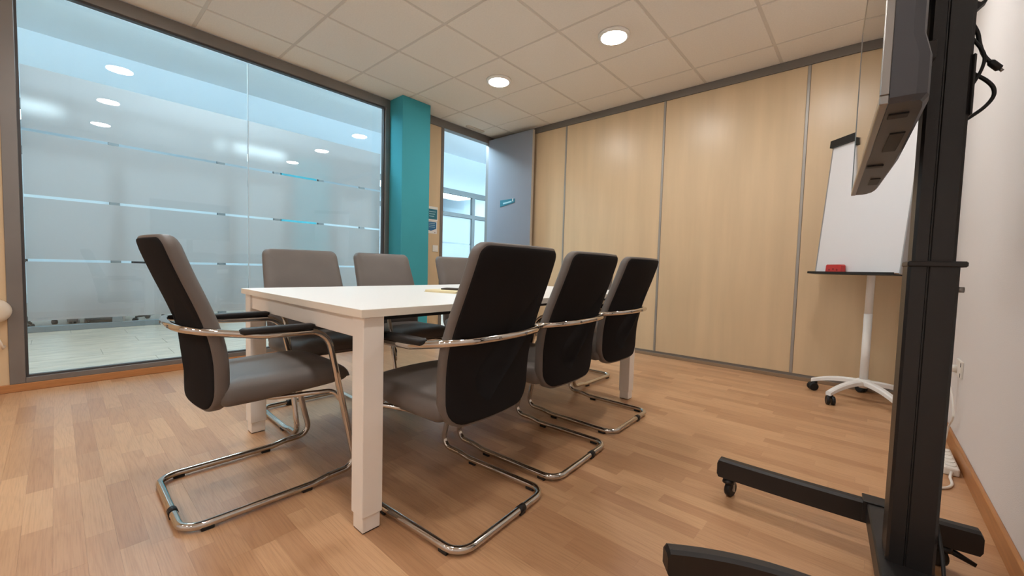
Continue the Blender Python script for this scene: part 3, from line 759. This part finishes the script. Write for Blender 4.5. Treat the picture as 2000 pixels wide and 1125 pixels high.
for s_ in (1, -1):
    cv = legcurve(s_)
    lg = obj('base_leg', bar_curve(bm_new(), cv, 0.022, 0.078, 0.148), M_black, S)
    for u_, v_, ph in ((cv[2][0], cv[2][1], 1.2), (cv[-3][0]-.03, cv[-3][1], 2.2)):
        bm = bm_new(); d = Vector((math.cos(ph), math.sin(ph), 0)); n_ = Vector((-d.y, d.x, 0)); p = Vector((u_, v_, 0)); wc = p+d*0.016+Vector((0, 0, 0.030))
        tube(bm, [wc-n_*.011, wc-n_*.008, wc+n_*.008, wc+n_*.011], [.024, .030, .030, .024], n=20)
        cs = obj('castor', bm, M_rubber, lg)
        bm = bm_new(); tube(bm, [wc-n_*.0125, wc+n_*.0125], .007, n=10); obj('axle', bm, M_silver, cs)
        bm = bm_new()
        for q in (-.0135, .0135):
            a0 = wc+n_*q
            tube(bm, [a0+Vector((0, 0, -.006)), a0+Vector((0, 0, .026)), p+n_*q*.9+Vector((0, 0, .060))], .0045, n=8)
        obj('fork', bm, M_fork, cs)
        bm = bm_new(); tube(bm, [p+Vector((0, 0, .058)), p+Vector((0, 0, .068)), p+Vector((0, 0, .080))], [.022, .020, .009], n=16); obj('swivel', bm, M_black, cs)
        if u_ > 0:
            bm = bm_new(); tube(bm, [wc+Vector((-.02, 0, .024)), wc+Vector((.03, -.004, .026)), wc+Vector((.078, -.014, .010))], [.013, .010, .006], n=10); obj('brake_lever', bm, M_rubber, cs)
# cross member joining the legs, with a sloping gusset under the post
bm = bm_new(); box(bm, 0.062, 0.172, -0.255, 0.305, 0.086, 0.150, 0.004); obj('cross_member', bm, M_black, S)
for s_ in (1, -1):
    v0 = 0.300 if s_ > 0 else -0.250
    bm = bm_new(); box(bm, 0.052, 0.182, v0-.030, v0+.030, 0.149, 0.156, 0.002); box(bm, 0.052, 0.182, v0-.030, v0-.024, 0.09, 0.150); obj('leg_bracket', bm, M_black, S)
def grooved(u0_, u1_, v0_, v1_):
    m_ = u0_+(u1_-u0_)*0.40; g = .003; e_ = .006
    return [(u0_+e_, v0_), (m_-g, v0_), (m_-g*.4, v0_+.003), (m_+g*.4, v0_+.003), (m_+g, v0_), (u1_-e_, v0_), (u1_, v0_+e_), (u1_, v1_-e_), (u1_-e_, v1_), (u0_+e_, v1_), (u0_, v1_-e_), (u0_, v0_+e_)]
bm = bm_new(); prism(bm, grooved(0.078, 0.168, -0.045, 0.045), 0.150, 0.905); obj('lower_post', bm, M_black, S)
bm = bm_new(); prism(bm, grooved(0.085, 0.161, -0.038, 0.038), 0.86, 1.74); up_ = obj('upper_post', bm, M_black, S)
bm = bm_new(); box(bm, 0.0765, 0.179, -0.050, 0.050, 0.905, 0.919, 0.003); obj('collar', bm, M_black, S)
bm = bm_new(); tube(bm, [(0.166, -0.02, 0.852), (0.180, -0.02, 0.852)], 0.007, n=12); obj('lock_bolt', bm, M_silver, S)
bm = bm_new(); box(bm, 0.160, 0.167, -0.036, 0.036, 1.26, 1.40, 0.003); obj('cable_cover', bm, M_black, S)
bm = bm_new(); box(bm, 0.058, 0.0845, -0.16, 0.16, 1.36, 1.40, 0.002); obj('mount_rail', bm, M_black, S)
bm = bm_new(); box(bm, 0.058, 0.0845, -0.16, 0.16, 1.60, 1.64, 0.002); obj('mount_rail', bm, M_black, S)
bm = bm_new(); box(bm, 0.045, 0.0575, -0.14, -0.11, 1.32, 1.68, 0.002); obj('mount_hook', bm, M_black, S)
bm = bm_new(); box(bm, 0.045, 0.0575, 0.11, 0.14, 1.32, 1.68, 0.002); obj('mount_hook', bm, M_black, S)

TV = thing('television', (TO[0], TO[1], 0), RZ, 'flat television with silver bezel seen edge-on, mounted on the black stand', 'television')
v0, v1, z0, z1 = -0.485, 0.526, 1.175, 1.770
bm = bm_new(); box(bm, -0.0225, -0.012, v0+.011, v1-.011, z0+.016, z1-.011); obj('screen', bm, M_screen, TV)
bm = bm_new()
box(bm, -0.024, -0.011, v0, v1, z0, z0+.016, .0015); box(bm, -0.024, -0.011, v0, v1, z1-.011, z1, .0015)
box(bm, -0.024, -0.011, v0, v0+.011, z0+.016, z1-.011, .0015); box(bm, -0.024, -0.011, v1-.011, v1, z0+.016, z1-.011, .0015); obj('bezel', bm, M_silver, TV)
# rear housing: plan outline with rounded rear corners, thicker low down
bm = bm_new(); R_ = []
for zz, dp, ins in ((z0+.001, .036, .006), (z0+.010, .043, .001), (z0+.075, .043, .001), (z0+.092, .039, .001), (z0+.112, .034, .001), (z1-.03, .034, .001), (z1-.004, .028, .008)):
    a, b_ = v0+ins, v1-ins; rc = .03
    R_.append([bm.verts.new((u_, v_, zz)) for u_, v_ in [(-.011, a), (dp-rc*.7, a), (dp-rc*.25, a+rc*.12), (dp-.003, a+rc*.6), (dp, a+rc*1.6), (dp+.008, (a+b_)/2), (dp, b_-rc*2.6), (dp-.006, b_-rc*1.3), (dp-rc*.6, b_-rc*.3), (dp-rc, b_), (-.011, b_)]])
m_ = len(R_[0])
for A, B in zip(R_, R_[1:]):
    for k in range(m_): bm.faces.new((A[k], A[(k+1) % m_], B[(k+1) % m_], B[k]))
bm.faces.new(R_[0]); bm.faces.new(R_[-1]); bmesh.ops.recalc_face_normals(bm, faces=bm.faces)
hs = obj('rear_housing', bm, M_tvback, TV)
for u0_, u1_, a, b_ in ((0.008, 0.032, -0.285, -0.130), (0.010, 0.034, 0.215, 0.315)):
    bm = bm_new(); box(bm, u0_, u1_, a, b_, z0-.0015, z0+.004, .001); obj('speaker_grille', bm, M_rubber, hs)
bm = bm_new(); box(bm, -0.010, 0.024, 0.018, 0.040, z0-.003, z0+.004, .001); obj('sensor', bm, M_rubber, hs)
bm = bm_new(); box(bm, -0.006, 0.022, -0.42, -0.395, z0-.002, z0+.004, .001); obj('vent_slot', bm, M_rubber, hs)

# loose cables at the back of the post
def cable(name, pts, r, m, label, parent=None, loc=True):
    P = [Vector(p) for p in pts]; out = []
    n = len(P)
    for i in range(n-1):
        a, b_, c_, d_ = P[max(i-1, 0)], P[i], P[i+1], P[min(i+2, n-1)]
        for k in range(8):
            t_ = k/8
            out.append(0.5*((2*b_)+(c_-a)*t_+(2*a-5*b_+4*c_-d_)*t_*t_+(3*b_-a-3*c_+d_)*t_**3))
    out.append(P[-1])
    bm = bm_new(); tube(bm, out, r, n=8); return obj('cord', bm, m, parent) if parent else (bm)
c = thing('video_cable', TO, RZ, 'black video cable with a plug dangling behind the upper post', 'cable')
cable('', [(.162, .01, 1.488), (.174, .02, 1.465), (.180, .024, 1.438), (.188, .02, 1.408), (.199, .02, 1.390)], .0042, M_rubber, '', c)
bm = bm_new(); d = Vector((.0165, 0, -.021)).normalized(); p = Vector((.197, .02, 1.393))
tube(bm, [p, p+d*.004, p+d*.026, p+d*.028], [.005, .0075, .0075, .005], n=10); pl = obj('plug', bm, M_rubber, c)
bm = bm_new(); tube(bm, [p+d*.027, p+d*.035], .0035, n=8); obj('plug_tip', bm, M_silver, pl)
c = thing('power_lead', TO, RZ, 'black lead looping out from the back of the upper post, lower loop', 'cable')
cable('', [(.160, .012, 1.378), (.176, .02, 1.368), (.195, .022, 1.350), (.207, .022, 1.330), (.207, .02, 1.308), (.192, .02, 1.285), (.160, .012, 1.258)], .0042, M_rubber, '', c)
c = thing('signal_lead', TO, RZ, 'thin black lead crossing behind the upper post, upper loop', 'cable')
cable('', [(.160, .0, 1.452), (.178, .006, 1.424), (.186, .008, 1.402), (.184, .008, 1.378), (.174, .004, 1.350), (.160, 0, 1.322)], .0036, M_rubber, '', c)
c = thing('cable_hook', TO, RZ, 'small black cable hook sticking out of the top of the post', 'hook')
bm = bm_new(); prism(bm, [(.1612, 1.505), (.1612, 1.530), (.170, 1.524), (.180, 1.530), (.180, 1.523)], -.01, .012, 'y'); obj('blade', bm, M_rubber, c)
c = thing('mains_lead', TO, RZ, 'black lead dropping to the floor beside the foot of the post', 'cable')
cable('', [(.1685, -.02, .27), (.176, -.06, .20), (.176, -.12, .10), (.172, -.2, .03), (.20, -.3, .0045), (.26, -.4, .0045)], .004, M_rubber, '', c)

# wall socket, plugs, white cable and power strip by the right wall
t = thing('wall_socket', (W, -1.06, 0.425), 0, 'white double wall socket with plugs behind the stand', 'wall socket')
obj('plate', box(bm_new(), -0.010, 0, -0.075, 0.075, -0.042, 0.042, 0.003, 2), M_white, t)
for zz in (-0.036, 0.036): obj('shadow_gap', box(bm_new(), -0.0115, -0.010, -0.072, -0.066, zz-.02 if zz > 0 else zz, zz if zz > 0 else zz+.02), M_rubber, t)
t = thing('power_plug', (W-0.010, -1.02, 0.415), 0, 'white plug in the wall socket feeding the power strip', 'plug')
obj('body', lathe(bm_new(), [(0.020, 0.0), (0.020, -0.022), (0.014, -0.036), (0.007, -0.042)], 18, (0, 0, 0), 'x'), M_white, t)
bm = bm_new(); t2 = cable('', [(-.040, 0, 0), (-.035, .010, -.03), (-.018, -.06, -.11), (-.014, -.130, -.20), (-.014, -.125, -.235), (-.015, -.035, -.30), (-.020, -.03, -.36), (-.036, -.11, -.394), (-.042, -.162, -.397)], .0042, M_white, '', t)
t = thing('power_strip', (4.333, -1.33, 0), 0, 'white power strip on the floor along the right wall', 'power strip')
obj('body', box(bm_new(), -0.026, 0.026, -0.14, 0.15, 0.0, 0.036, 0.007, 2), M_white, t)
for i in range(5):
    s0 = obj('outlet', lathe(bm_new(), [(0.019, 0.036), (0.019, 0.0385), (0.015, 0.0385), (0.014, 0.037)], 16, (0, -0.10+i*.052, 0)), M_white, t)
cable('', [(0.0, -.138, .016), (-.01, -.20, .012), (-.012, -.27, .006), (-.04, -.33, .0055), (-.09, -.36, .0055)], .0055, M_white, '', t)

bpy.context.view_layer.update()
